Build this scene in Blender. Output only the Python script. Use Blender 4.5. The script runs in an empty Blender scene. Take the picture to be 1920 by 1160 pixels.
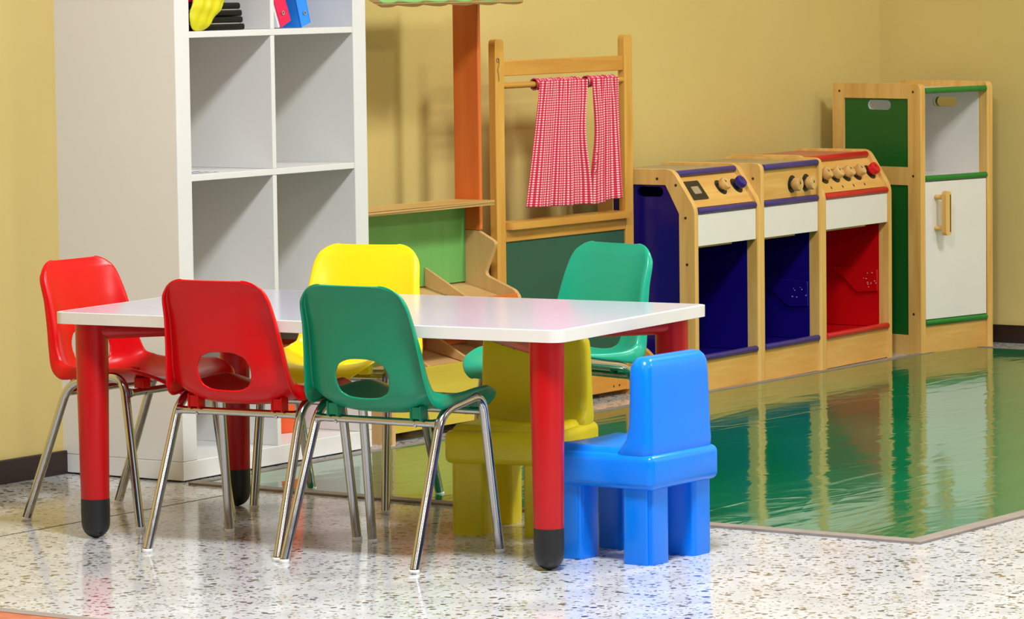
import bpy, bmesh, math, random
from mathutils import Vector, Matrix
random.seed(7)
SC = bpy.context.scene
COL = SC.collection
PI = math.pi

# ------------------------------------------------------------------ materials
def lin(c):
    out = []
    for v in c:
        v = v / 255.0
        out.append(v / 12.92 if v <= 0.04045 else ((v + 0.055) / 1.055) ** 2.4)
    return (out[0], out[1], out[2], 1.0)

class NT:
    def __init__(s, name):
        s.m = bpy.data.materials.new(name); s.m.use_nodes = True
        s.t = s.m.node_tree; s.b = s.t.nodes['Principled BSDF']
    def n(s, kind, **kw):
        d = s.t.nodes.new('ShaderNode' + kind)
        for k, v in kw.items():
            if hasattr(d, k): setattr(d, k, v)
            else: d.inputs[k.replace('_', ' ')].default_value = v
        return d
    def l(s, a, b): s.t.links.new(a, b)
    def math(s, op, a, b=None, c=None):
        d = s.t.nodes.new('ShaderNodeMath'); d.operation = op
        for i, v in enumerate((a, b, c)):
            if v is None: continue
            if isinstance(v, (int, float)): d.inputs[i].default_value = v
            else: s.l(v, d.inputs[i])
        return d.outputs[0]
    def ramp(s, fac, stops, interp='LINEAR'):
        d = s.t.nodes.new('ShaderNodeValToRGB'); d.color_ramp.interpolation = interp
        e = d.color_ramp.elements
        while len(e) < len(stops): e.new(0.5)
        for el, (p, c) in zip(e, stops): el.position = p; el.color = c
        s.l(fac, d.inputs[0]); return d.outputs[0]
    def mix(s, fac, a, b, mode='MIX'):
        d = s.t.nodes.new('ShaderNodeMix'); d.data_type = 'RGBA'; d.blend_type = mode
        for sock, v in ((d.inputs[0], fac), (d.inputs[6], a), (d.inputs[7], b)):
            if isinstance(v, (int, float, tuple)): sock.default_value = v
            else: s.l(v, sock)
        return d.outputs[2]
    def coord(s, kind='Object', scale=(1, 1, 1), rot=(0, 0, 0)):
        tc = s.t.nodes.new('ShaderNodeTexCoord'); mp = s.t.nodes.new('ShaderNodeMapping')
        mp.inputs['Scale'].default_value = scale; mp.inputs['Rotation'].default_value = rot
        s.l(tc.outputs[kind], mp.inputs[0]); return mp.outputs[0]
    def bump(s, h, strength=0.1, dist=0.01):
        d = s.t.nodes.new('ShaderNodeBump'); d.inputs['Strength'].default_value = strength
        d.inputs['Distance'].default_value = dist
        s.l(h, d.inputs['Height']); s.l(d.outputs[0], s.b.inputs['Normal'])

def plain(name, rgb, rough=0.4, metal=0.0, spec=0.5, var=0.04, vscale=6, coat=0.0):
    q = NT(name); c = lin(rgb)
    nz = q.n('TexNoise', Scale=vscale, Detail=3.0); q.l(q.coord(), nz.inputs['Vector'])
    lo = tuple(v * (1 - var) for v in c[:3]) + (1,); hi = tuple(min(1, v * (1 + var)) for v in c[:3]) + (1,)
    q.l(q.ramp(nz.outputs[0], [(0.3, lo), (0.7, hi)]), q.b.inputs['Base Color'])
    q.b.inputs['Roughness'].default_value = rough; q.b.inputs['Metallic'].default_value = metal
    q.b.inputs['Specular IOR Level'].default_value = spec; q.b.inputs['Coat Weight'].default_value = coat
    q.b.inputs['Coat Roughness'].default_value = 0.1
    return q.m

def wood(name, light, dark, axis='z', rough=0.38, scale=9.0):
    q = NT(name)
    st = {'x': (0.09, 1, 1), 'y': (1, 0.09, 1), 'z': (1, 1, 0.09)}[axis]
    v = q.coord('Object', tuple(scale * 2.4 * k for k in st))
    n1 = q.n('TexNoise', Scale=1.0, Detail=4.0, Roughness=0.55, Distortion=0.6); q.l(v, n1.inputs['Vector'])
    v2 = q.coord('Object', tuple(scale * 18 * k for k in st))
    n2 = q.n('TexNoise', Scale=1.0, Detail=2.0); q.l(v2, n2.inputs['Vector'])
    a = q.ramp(n1.outputs[0], [(0.28, lin(dark)), (0.62, lin(light))])
    b = q.mix(q.math('MULTIPLY', n2.outputs[0], 0.22), a, lin(dark))
    q.l(b, q.b.inputs['Base Color']); q.b.inputs['Roughness'].default_value = rough
    q.b.inputs['Coat Weight'].default_value = 0.25; q.b.inputs['Coat Roughness'].default_value = 0.2
    q.bump(n2.outputs[0], 0.04, 0.002)
    return q.m

def plywood(name, light, dark, rough=0.45):
    q = NT(name)
    v = q.coord('Object', (1.2, 1.2, 330))
    n1 = q.n('TexNoise', Scale=1.0, Detail=1.0); q.l(v, n1.inputs['Vector'])
    v2 = q.coord('Object', (2.0, 22, 22))
    n2 = q.n('TexNoise', Scale=1.0, Detail=4.0, Distortion=0.5); q.l(v2, n2.inputs['Vector'])
    a = q.ramp(n2.outputs[0], [(0.3, lin(dark)), (0.65, lin(light))])
    geo = q.t.nodes.new('ShaderNodeNewGeometry')
    sp = q.t.nodes.new('ShaderNodeSeparateXYZ'); q.l(geo.outputs['Normal'], sp.inputs[0])
    side = q.math('LESS_THAN', q.math('ABSOLUTE', sp.outputs[2]), 0.5)
    lay = q.ramp(n1.outputs[0], [(0.42, lin((150, 110, 62))), (0.58, lin(light))])
    q.l(q.mix(side, a, lay), q.b.inputs['Base Color'])
    q.b.inputs['Roughness'].default_value = rough
    return q.m

M = {}
M['pine_v'] = wood('pine_upright', (236, 194, 116), (210, 158, 76), 'z')
M['pine_h'] = wood('pine_rail', (234, 188, 108), (208, 152, 70), 'x')
M['pine_y'] = wood('pine_board', (228, 184, 116), (202, 150, 80), 'y')
M['amber_v'] = wood('amber_wood_upright', (226, 172, 82), (198, 138, 50), 'z')
M['amber_h'] = wood('amber_wood_rail', (218, 160, 72), (190, 126, 44), 'x')
M['birch_v'] = wood('birch_panel', (222, 182, 124), (198, 152, 92), 'z', scale=5)
M['birch_h'] = wood('birch_board', (222, 182, 124), (198, 152, 92), 'x', scale=5)
M['ply'] = plywood('plywood_board', (216, 178, 108), (196, 152, 80))
M['stand_yellow'] = wood('yellow_stained_panel', (214, 190, 70), (188, 160, 44), 'x', scale=4)
M['green_panel'] = wood('green_stained_panel', (112, 184, 98), (98, 168, 86), 'z', scale=4)
M['orange_panel'] = wood('orange_stained_panel', (228, 118, 48), (206, 90, 30), 'z', scale=4)
M['awning_green'] = plain('awning_green', (140, 196, 120), 0.45)
M['chalk'] = plain('chalkboard_green', (40, 86, 66), 0.6, var=0.16, vscale=3)
M['white_lam'] = plain('white_laminate', (226, 224, 222), 0.35, var=0.015, vscale=2)
M['white_board'] = plain('white_painted_board', (234, 230, 224), 0.35, var=0.02, vscale=8)
M['navy'] = plain('navy_paint', (20, 8, 112), 0.28, var=0.08)
M['navy_rod'] = plain('navy_rod', (54, 40, 128), 0.35, var=0.06)
M['red_paint'] = plain('red_paint', (196, 6, 14), 0.3, var=0.06)
M['red_rod'] = plain('red_rod', (208, 26, 34), 0.35, var=0.06)
M['green_paint'] = plain('green_paint', (16, 96, 34), 0.35, var=0.06)
M['green_rod'] = plain('green_rod', (30, 124, 44), 0.35, var=0.06)
M['grey_top'] = plain('worn_grey_top', (168, 148, 116), 0.35, var=0.08, vscale=4)
M['red_top'] = plain('worn_red_top', (196, 110, 80), 0.35, var=0.12, vscale=4)
M['screw'] = plain('screw_steel', (96, 80, 60), 0.35, metal=0.8)
M['black'] = plain('black_plastic', (26, 26, 27), 0.45)
M['dial'] = plain('dial_black', (38, 33, 26), 0.4)
M['wood_knob'] = wood('turned_wood_knob', (226, 184, 116), (198, 150, 84), 'z', scale=14)
M['blue_knob'] = plain('blue_knob', (38, 24, 128), 0.3)
M['red_knob'] = plain('red_knob', (214, 16, 34), 0.3)
M['chip'] = plain('bare_chip', (214, 176, 160), 0.7)
M['chip_grey'] = plain('bare_chip_grey', (150, 150, 172), 0.7)
M['red_plastic'] = plain('red_plastic', (210, 2, 12), 0.28, spec=0.32, var=0.02)
M['green_plastic_shaded'] = plain('green_plastic_shaded', (10, 140, 102), 0.3, spec=0.4, var=0.02)  # green chair plastic, shaded copy: shade on the back put into the colour
M['green_plastic_lit'] = plain('green_plastic_lit', (12, 158, 126), 0.3, spec=0.4, var=0.02)  # same green plastic, lit copy: light from the front put into the colour
M['yellow_plastic'] = plain('yellow_plastic', (252, 226, 22), 0.26, var=0.02)
M['toddler_yellow'] = plain('toddler_yellow', (238, 220, 22), 0.3, var=0.05, vscale=9)
M['toddler_blue'] = plain('toddler_blue', (0, 126, 246), 0.24, spec=0.36, var=0.03, vscale=9)
M['cap'] = plain('white_foot_cap', (238, 236, 230), 0.5)
M['table_edge'] = plain('table_edge', (222, 220, 213), 0.28, var=0.02)
M['table_lam'] = plain('table_laminate', (188, 188, 208), 0.16, var=0.015, vscale=3)
M['table_red'] = plain('table_red', (190, 4, 12), 0.3, spec=0.4, var=0.03)
M['baseboard'] = plain('dark_baseboard', (44, 28, 22), 0.4, var=0.1)
M['tape'] = plain('grey_tape', (140, 128, 120), 0.6, var=0.1, vscale=20)
M['binder_pink'] = plain('pink_cover', (238, 6, 84), 0.35)
M['binder_blue'] = plain('blue_cover', (26, 142, 250), 0.3)
M['paper'] = plain('paper_white', (240, 240, 242), 0.7)
M['ink'] = plain('ink_dark', (74, 70, 84), 0.8)
M['bag_yellow'] = plain('yellow_bag', (216, 206, 20), 0.35, var=0.1)
M['orange_plastic'] = plain('orange_plastic', (246, 92, 24), 0.3)
M['zip'] = plain('zip_teeth', (176, 176, 176), 0.4, metal=0.6)
M['leather'] = plain('black_leather', (8, 8, 9), 0.45, spec=0.2, var=0.15, vscale=60)

q = NT('chrome'); q.b.inputs['Base Color'].default_value = (0.54, 0.525, 0.51, 1); q.b.inputs['Metallic'].default_value = 1
nz = q.n('TexNoise', Scale=40.0, Detail=2.0); q.l(q.coord(), nz.inputs['Vector'])
q.l(q.ramp(nz.outputs[0], [(0.3, (0.1, 0.1, 0.1, 1)), (0.7, (0.17, 0.17, 0.17, 1))]), q.b.inputs['Roughness']); M['chrome'] = q.m

# wall paint, lightly mottled
q = NT('wall_paint'); n1 = q.n('TexNoise', Scale=1.6, Detail=4.0); q.l(q.coord(), n1.inputs['Vector'])
q.l(q.ramp(n1.outputs[0], [(0.3, lin((211, 188, 115))), (0.7, lin((218, 196, 125)))]), q.b.inputs['Base Color'])
q.b.inputs['Roughness'].default_value = 0.42
n2 = q.n('TexNoise', Scale=26.0, Detail=3.0); q.l(q.coord(), n2.inputs['Vector']); q.bump(n2.outputs[0], 0.12, 0.006); M['wall'] = q.m
M['ceil'] = plain('ceiling_white', (240, 238, 230), 0.9)

# terrazzo
q = NT('terrazzo')
co = q.coord('Object')
warp = q.n('TexNoise', Scale=40.0, Detail=2.0); q.l(co, warp.inputs['Vector'])
wv = q.t.nodes.new('ShaderNodeVectorMath'); wv.operation = 'MULTIPLY_ADD'
q.l(warp.outputs['Color'], wv.inputs[0]); wv.inputs[1].default_value = (0.012, 0.012, 0.012); q.l(co, wv.inputs[2])
col = lin((222, 219, 212))
bn = q.n('TexNoise', Scale=7.0, Detail=5.0); q.l(co, bn.inputs['Vector'])
base = q.ramp(bn.outputs[0], [(0.3, lin((184, 186, 190))), (0.7, lin((208, 210, 214)))])
def chips(base, scale, thr, size, cols, seed):
    off = q.t.nodes.new('ShaderNodeVectorMath'); off.operation = 'ADD'; off.inputs[1].default_value = (seed, seed * 1.7, 0)
    q.l(wv.outputs[0], off.inputs[0])
    v = q.n('TexVoronoi', Scale=scale); v.feature = 'F1'; q.l(off.outputs[0], v.inputs['Vector'])
    sp = q.t.nodes.new('ShaderNodeSeparateColor'); q.l(v.outputs['Color'], sp.inputs[0])
    pick = q.math('GREATER_THAN', sp.outputs[0], thr)
    rad = q.math('MULTIPLY_ADD', sp.outputs[1], size * 0.6, size * 0.4)
    ins = q.math('LESS_THAN', v.outputs['Distance'], rad)
    fac = q.math('MULTIPLY', pick, ins)
    n = len(cols)
    c = q.ramp(sp.outputs[2], [(i / n, lin(k)) for i, k in enumerate(cols)], 'CONSTANT')
    return q.mix(fac, base, c)
base = chips(base, 46, 0.45, 0.44, [(196, 192, 184), (216, 213, 206), (184, 178, 168), (226, 225, 222), (200, 188, 166)], 0.0)
base = chips(base, 62, 0.62, 0.44, [(150, 142, 130), (172, 166, 156), (128, 116, 98), (186, 168, 140), (140, 140, 142)], 3.1)
base = chips(base, 50, 0.71, 0.45, [(70, 62, 54), (96, 88, 78), (48, 46, 46), (116, 94, 66), (84, 82, 84)], 7.7)
base = chips(base, 100, 0.64, 0.45, [(88, 80, 72), (120, 112, 100), (60, 56, 54), (140, 118, 84)], 5.3)
q.l(base, q.b.inputs['Base Color'])
q.b.inputs['Roughness'].default_value = 0.12; q.b.inputs['Specular IOR Level'].default_value = 0.6
M['terrazzo'] = q.m

# green vinyl mat with soft ripples
q = NT('green_vinyl')
nb = q.n('TexNoise', Scale=1.3, Detail=3.0); q.l(q.coord(), nb.inputs['Vector'])
q.l(q.ramp(nb.outputs[0], [(0.3, lin((2, 104, 66))), (0.7, lin((8, 118, 76)))]), q.b.inputs['Base Color'])
q.b.inputs['Roughness'].default_value = 0.07; q.b.inputs['Specular IOR Level'].default_value = 0.75
r1 = q.n('TexNoise', Scale=1.0, Detail=2.0, Distortion=0.8); q.l(q.coord('Object', (4, 10, 1), (0, 0, 0.55)), r1.inputs['Vector'])
r2 = q.n('TexNoise', Scale=1.0, Detail=3.0, Distortion=1.5); q.l(q.coord('Object', (2.2, 5, 1), (0, 0, 0.3)), r2.inputs['Vector'])
crease = q.math('POWER', q.math('SUBTRACT', 1.0, q.math('MULTIPLY', q.math('ABSOLUTE', q.math('SUBTRACT', r2.outputs[0], 0.5)), 6.0)), 8.0)
r3 = q.n('TexNoise', Scale=1.0, Detail=1.0, Distortion=1.0); q.l(q.coord('Object', (1.5, 6, 1), (0, 0, -0.5)), r3.inputs['Vector'])
cr2 = q.math('POWER', q.math('MAXIMUM', q.math('SUBTRACT', 1.0, q.math('MULTIPLY', q.math('ABSOLUTE', q.math('SUBTRACT', r3.outputs[0], 0.5)), 9.0)), 0.0), 2.0)
h = q.math('ADD', q.math('MULTIPLY', r1.outputs[0], 0.42), q.math('ADD', q.math('MULTIPLY', r2.outputs[0], 1.2), q.math('MULTIPLY', cr2, 0.22)))
q.bump(h, 0.27, 0.004); M['mat'] = q.m
q = NT('red_vinyl'); nb = q.n('TexNoise', Scale=30.0, Detail=4.0); q.l(q.coord(), nb.inputs['Vector'])
q.l(q.ramp(nb.outputs[0], [(0.35, lin((168, 88, 62))), (0.65, lin((190, 108, 78)))]), q.b.inputs['Base Color']); q.b.inputs['Roughness'].default_value = 0.5; M['redmat'] = q.m

# gingham cotton: red and white threads crossing
q = NT('gingham')
tc = q.t.nodes.new('ShaderNodeTexCoord'); sp = q.t.nodes.new('ShaderNodeSeparateXYZ'); q.l(tc.outputs['UV'], sp.inputs[0])
def stripe(o, per): return q.math('LESS_THAN', q.math('FRACT', q.math('DIVIDE', o, per)), 0.56)
s1 = stripe(sp.outputs[0], 0.0118); s2 = stripe(sp.outputs[1], 0.0072)
f = q.math('MULTIPLY', q.math('ADD', s1, s2), 0.5)
q.l(q.ramp(f, [(0.0, lin((250, 226, 226))), (0.5, lin((222, 72, 98))), (1.0, lin((192, 10, 44)))]), q.b.inputs['Base Color'])
q.b.inputs['Roughness'].default_value = 0.9; q.b.inputs['Sheen Weight'].default_value = 0.2; M['gingham'] = q.m

# ------------------------------------------------------------------ mesh helpers
def obj(name, bm, mat, parent=None, smooth=40, bevel=0.0, segs=2, **props):
    bmesh.ops.recalc_face_normals(bm, faces=bm.faces)
    me = bpy.data.meshes.new(name); bm.to_mesh(me); bm.free()
    me.materials.append(M[mat] if isinstance(mat, str) else mat)
    o = bpy.data.objects.new(name, me); COL.objects.link(o)
    if parent: o.parent = parent
    if smooth:
        me.polygons.foreach_set('use_smooth', [True] * len(me.polygons)); me.set_sharp_from_angle(angle=math.radians(smooth))
    if bevel:
        b = o.modifiers.new('bevel', 'BEVEL'); b.width = bevel; b.segments = segs; b.limit_method = 'ANGLE'; b.angle_limit = math.radians(40)
        b.harden_normals = False
    for k, v in props.items(): o[k] = v
    return o
def empty(name, loc, rz, label, cat, group=None):
    o = bpy.data.objects.new(name, None); COL.objects.link(o); o.empty_display_size = 0.05
    o.location = loc; o.rotation_euler = (0, 0, rz); o['label'] = label; o['category'] = cat
    if group: o['group'] = group
    return o
def tag(o, label, cat, group=None):
    o['label'] = label; o['category'] = cat
    if group: o['group'] = group
    return o
def BM(): return bmesh.new()
def box(bm, x0, x1, y0, y1, z0, z1, mtx=None):
    vs = [bm.verts.new((x, y, z)) for x in (x0, x1) for y in (y0, y1) for z in (z0, z1)]
    for f in ((0, 1, 3, 2), (4, 6, 7, 5), (0, 4, 5, 1), (2, 3, 7, 6), (0, 2, 6, 4), (1, 5, 7, 3)):
        bm.faces.new([vs[i] for i in f])
    if mtx is not None: bmesh.ops.transform(bm, matrix=mtx, verts=vs)
    return bm
def plate(bm, outer, holes, axis, a, b):
    """extruded polygon (2-D loops) with holes. axis 'x': pts=(y,z); 'y': pts=(x,z); 'z': pts=(x,y)"""
    def p3(p, t): return {'x': (t, p[0], p[1]), 'y': (p[0], t, p[1]), 'z': (p[0], p[1], t)}[axis]
    rings = []
    for t in (a, b):
        es = []; rr = []
        for lp in [outer] + list(holes):
            vs = [bm.verts.new(p3(p, t)) for p in lp]; rr.append(vs)
            for i in range(len(vs)): es.append(bm.edges.new((vs[i], vs[(i + 1) % len(vs)])))
        bmesh.ops.triangle_fill(bm, edges=es, use_beauty=True, use_dissolve=False)
        rings.append(rr)
    for r0, r1 in zip(*rings):
        n = len(r0)
        for i in range(n): bm.faces.new((r0[i], r0[(i + 1) % n], r1[(i + 1) % n], r1[i]))
    return bm
def stadium(cx, cy, w, h, n=8):
    r = h / 2; pts = []
    for k in range(n + 1): a = -PI / 2 + PI * k / n; pts.append((cx + w / 2 - r + r * math.cos(a), cy + r * math.sin(a)))
    for k in range(n + 1): a = PI / 2 + PI * k / n; pts.append((cx - w / 2 + r + r * math.cos(a), cy + r * math.sin(a)))
    return pts
def rrect(x0, x1, y0, y1, r, n=6):
    pts = []
    for cx, cy, a0 in ((x1 - r, y0 + r, -PI / 2), (x1 - r, y1 - r, 0), (x0 + r, y1 - r, PI / 2), (x0 + r, y0 + r, PI)):
        for k in range(n + 1): a = a0 + PI / 2 * k / n; pts.append((cx + r * math.cos(a), cy + r * math.sin(a)))
    return pts
def roundpoly(pts, rads, n=5):
    """round the corners of a polygon"""
    out = []; N = len(pts)
    for i, p in enumerate(pts):
        r = rads[i] if isinstance(rads, (list, tuple)) else rads
        P = Vector(p)
        if r <= 0: out.append(tuple(P)); continue
        A = (Vector(pts[i - 1]) - P); B = (Vector(pts[(i + 1) % N]) - P)
        r = min(r, A.length * 0.45, B.length * 0.45); A.normalize(); B.normalize()
        for k in range(n + 1):
            t = k / n; out.append(tuple(P + A * r * (1 - t) ** 2 + B * r * t ** 2))
    return out
def tube(bm, pts, r, seg=12, cap=True, flat=None):
    pts = [Vector(p) for p in pts]; n = len(pts); rings = []
    up = None
    for i in range(n):
        d = (pts[min(i + 1, n - 1)] - pts[max(i - 1, 0)]).normalized()
        if up is None:
            up = Vector((0, 0, 1)) if abs(d.z) < 0.9 else Vector((1, 0, 0))
        s = d.cross(up).normalized(); up = s.cross(d).normalized()
        rr = r[i] if isinstance(r, (list, tuple)) else r
        rings.append([bm.verts.new(pts[i] + (s * math.cos(2 * PI * k / seg) + up * math.sin(2 * PI * k / seg) * (flat or 1)) * rr) for k in range(seg)])
    for i in range(n - 1):
        for k in range(seg): bm.faces.new((rings[i][k], rings[i][(k + 1) % seg], rings[i + 1][(k + 1) % seg], rings[i + 1][k]))
    if cap: bm.faces.new(rings[0][::-1]); bm.faces.new(rings[-1])
    return bm
def curve(ctrl, rad, n=7):
    """polyline with rounded corners (3-D)"""
    out = [Vector(ctrl[0])]
    for i in range(1, len(ctrl) - 1):
        P = Vector(ctrl[i]); A = Vector(ctrl[i - 1]) - P; B = Vector(ctrl[i + 1]) - P
        r = min(rad, A.length * 0.48, B.length * 0.48); A.normalize(); B.normalize()
        for k in range(n + 1):
            t = k / n; out.append(P + A * r * (1 - t) ** 2 + B * r * t ** 2)
    out.append(Vector(ctrl[-1])); return out
def lathe(bm, prof, seg=24, mtx=None):
    rings = []; vs = []
    for r, z in prof:
        ring = [bm.verts.new((r * math.cos(2 * PI * k / seg), r * math.sin(2 * PI * k / seg), z)) for k in range(seg)] if r > 1e-6 else [bm.verts.new((0, 0, z))]
        rings.append(ring); vs += ring
    for a, b in zip(rings, rings[1:]):
        if len(a) == 1 and len(b) == 1: continue
        for k in range(seg):
            k2 = (k + 1) % seg
            if len(a) == 1: bm.faces.new((a[0], b[k2], b[k]))
            elif len(b) == 1: bm.faces.new((a[k], a[k2], b[0]))
            else: bm.faces.new((a[k], a[k2], b[k2], b[k]))
    if mtx is not None: bmesh.ops.transform(bm, matrix=mtx, verts=vs)
    return bm
def rbox(bm, x0, x1, y0, y1, z0, z1, r, seg=4):
    """box with rounded edges"""
    b2 = bmesh.new(); box(b2, x0, x1, y0, y1, z0, z1)
    bmesh.ops.recalc_face_normals(b2, faces=b2.faces)
    bmesh.ops.bevel(b2, geom=b2.edges[:], offset=r, segments=seg, profile=0.5, affect='EDGES', clamp_overlap=True)
    me = bpy.data.meshes.new('t'); b2.to_mesh(me); b2.free(); bm.from_mesh(me); bpy.data.meshes.remove(me)
    return bm
def axis_mtx(loc, direction):
    d = Vector(direction).normalized(); qd = Vector((0, 0, 1)).rotation_difference(d)
    return Matrix.Translation(loc) @ qd.to_matrix().to_4x4()
def copy_tree(o, parent=None):
    c = o.copy(); COL.objects.link(c)
    if parent: c.parent = parent
    for ch in list(o.children): copy_tree(ch, c)
    return c

# ------------------------------------------------------------------ room frame: x along the back wall, y into the wall, z up
YW = 0.9638
WALL0 = Vector((-1.2604, 9.5563, 0))
FV = Vector((math.cos(YW), math.sin(YW), 0)); SV = Vector((math.sin(YW), -math.cos(YW), 0))
def W(f, s, z=0): return WALL0 + FV * f + SV * s + Vector((0, 0, z))
def struct(name, bm, mat, **k):
    o = obj(name, bm, mat, **k); o.location = WALL0; o.rotation_euler = (0, 0, YW); o['kind'] = 'structure'; return o
RW = 4.386          # right wall along the back wall
FL, SF, CH = -11.0, 9.5, 3.2
struct('floor', box(BM(), FL, RW + .1, -SF, .1, -.1, 0), 'terrazzo', smooth=0)
struct('wall_back', box(BM(), FL, RW + .1, 0, .1, 0, CH), 'wall', smooth=0)
struct('wall_right', box(BM(), RW, RW + .1, -SF, 0, 0, CH), 'wall', smooth=0)
struct('ceiling', box(BM(), FL, RW + .1, -SF, .1, CH, CH + .1), 'ceil', smooth=0)
struct('baseboard_back', box(BM(), FL, RW - .012, -.012, 0, 0, .059), 'baseboard', bevel=.003)
struct('baseboard_right', box(BM(), RW - .012, RW, -SF, -.0125, 0, .059), 'baseboard', bevel=.003)

def flat_mat(name, x0, x1, s0, s1, z, mat, label):
    t = empty(name, W(x0, s0), YW, label, 'floor mat')
    return t
# green mat
t = empty('floor_mat', W(.24, 2.42), YW, 'glossy rippled green vinyl floor mat in front of the toy kitchen', 'floor mat')
obj('vinyl_sheet', box(BM(), .02, 3.93, .02, 1.985, 0, .004), 'mat', t, smooth=0)
bm = BM(); plate(bm, [(-.02, -.02), (3.95, -.02), (3.95, 2.005), (-.02, 2.005)], [[(.022, .022), (3.925, .022), (3.925, 1.98), (.022, 1.98)]], 'z', 0.0, .0055)
obj('taped_edge', bm, 'tape', t, smooth=0)
t = empty('floor_mat', W(-3.5, 4.2), YW, 'terracotta red mat with grey edge at the bottom left corner', 'floor mat')
obj('vinyl_sheet', box(BM(), 0, 2.02, 0, 3.3, 0, .004), 'redmat', t, smooth=0)
obj('taped_edge', box(BM(), 2.02, 2.055, 0, 3.3, 0, .005), 'tape', t, smooth=0)
# thin divider strips between terrazzo fields
bm = BM(); box(bm, -5, .235, -.6165, -.6135, -.001, .0006)
struct('trim_1', bm, 'dial', smooth=0)

# ------------------------------------------------------------------ white cube shelf
SY = 0.9779; SO = Vector((-.8089, 9.5382, 0))
SW_, SD_ = .786, .384
shelf = empty('cube_shelf', SO, SY, 'tall white open cube shelf standing against the cream wall', 'shelf')
obj('bottom_panel', box(BM(), 0, SW_, 0, SD_, .004, .05), 'white_lam', shelf, bevel=.0015)
obj('side_panel', box(BM(), 0, .056, 0, SD_, .0505, 1.45), 'white_lam', shelf, bevel=.0015)
obj('side_panel', box(BM(), SW_ - .056, SW_, 0, SD_, .0505, 1.45), 'white_lam', shelf, bevel=.0015)
obj('top_panel', box(BM(), 0, SW_, 0, SD_, 1.4505, 1.49), 'white_lam', shelf, bevel=.0015)
DV = SW_ / 2
for k in (1, 2, 3):
    z = .05 + .35 * k
    obj('shelf_board', box(BM(), .056, SW_ - .056, .002, SD_, z - .0155, z), 'white_lam', shelf, bevel=.001)
for k in range(4):
    z = .05 + .35 * k
    obj('divider', box(BM(), DV - .008, DV + .008, .003, SD_, z + .0002, z + .3343), 'white_lam', shelf, bevel=.001)
def inshelf(x, y, z): return SO + Matrix.Rotation(SY, 3, 'Z') @ Vector((x, y, z))

# zip folders
def folder(label, z, dx, rz):
    t = empty('zip_folder', inshelf(.062 + dx, .03, z), SY + rz, label, 'folder', 'black zip folders on the shelf')
    bm = BM(); rbox(bm, 0, .256, 0, .2, .0, .0155, .005); obj('lower_cover', bm, 'leather', t)
    bm = BM(); rbox(bm, .0, .25, 0, .2, .0172, .0335, .006); obj('upper_cover', bm, 'leather', t)
    bm = BM(); plate(bm, rrect(.004, .247, .0035, .196, .012), [], 'z', .0145, .0182); obj('zipper', bm, 'zip', t)
    return t
folder('black zip folder lying on the shelf board, bottom of its pair', 1.1003, 0.0, 0)
folder('black zip folder on top of another black folder in the upper left cell', 1.1342, -.003, .02)
tag_p = BM(); rbox(tag_p, 0, .12, 0, .09, 0, .02, .008)
o = obj('pouch', tag_p, 'binder_pink'); o.location = inshelf(.14, .05, 1.1682); o.rotation_euler = (0, 0, SY)
tag(o, 'small pink pouch lying on the black zip folders', 'pouch')
# slumped yellow bag in front of the folders
bm = BM(); bmesh.ops.create_uvsphere(bm, u_segments=48, v_segments=32, radius=1)
for v in bm.verts:
    c = v.co.copy(); n = 1 + .06 * math.sin(5 * c.x + 3 * c.z) + .05 * math.sin(9 * c.z + 4 * c.x)
    c.y += .35 * math.sin(11 * c.x + 6 * c.z) * (1 - c.z * c.z) * .5 + .2 * math.sin(17 * c.z - 5 * c.x) * (1 - c.z * c.z)
    v.co = Vector((c.x * .052 * n, c.y * .0125 * n, (c.z * .13 + .13) * (1 + .02 * math.sin(7 * c.x))))
o = obj('bag', bm, 'bag_yellow'); o.location = inshelf(.052, -.012, 1.1005)
o.matrix_world = Matrix.Translation(inshelf(.080, .009, 1.106)) @ Matrix.Rotation(SY, 4, 'Z') @ Matrix.Rotation(math.radians(43), 4, 'Y')
tag(o, 'crumpled yellow bag slumped in front of the black folders', 'bag')
# binders
def binder(name, label, mat, x, y, lean, h, w, d, both=False):
    t = empty(name, inshelf(x, y, 1.1018 if both else 1.1002), SY, label, 'binder', 'binders leaning in the upper right cell')
    R = Matrix.Rotation(-lean, 4, 'Y')
    up = w * math.sin(lean)*0
    bm = BM()
    if both: box(bm, -.004, -.0003, 0, d, 0, h, R)
    box(bm, w - .004, w, 0, d, 0, h, R); box(bm, -.004 if both else .006, w - .004, 0, .004, 0, h, R)
    obj('cover', bm, mat, t, bevel=.001)
    obj('pages', box(BM(), .0, w - .006, .0045, d - .006, .002, h - .003, R), 'paper', t)
    bm = BM(); lathe(bm, [(.003, 0), (.0055, .001), (.0055, .003), (.003, .003)], 14, R @ axis_mtx((w / 2, 0, .032), (0, -1, 0)))
    obj('finger_ring', bm, 'zip', t)
    return t
binder('binder', 'pink ring binder leaning on the shelf divider', 'binder_pink', .448, .02, math.radians(23), .11, .050, .2)
binder('binder', 'bright blue binder leaning beside the pink binder', 'binder_blue', .546, .025, math.radians(17), .24, .04, .2, True)
# loose printed sheets
for k, (x, y, rz, lb) in enumerate(((.062, .012, .05, 'loose printed white sheet at the front of the middle left cell'), (.078, .135, -.1, 'loose printed white sheet behind the front sheet in the middle left cell'))):
    t = empty('paper_sheet', inshelf(x, y, .7503 + .0004 * k), SY + rz, lb, 'paper', 'sheets on the shelf')
    obj('sheet', box(BM(), 0, .15, 0, .1, 0, .0003), 'paper', t, smooth=0)
    bm = BM()
    for i in range(5):
        for j in range(3):
            px, py = .012 + i * .028, .012 + j * .028
            box(bm, px, px + .02, py, py + .014, .0003, .0005)
    obj('print', bm, 'ink', t, smooth=0)
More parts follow.
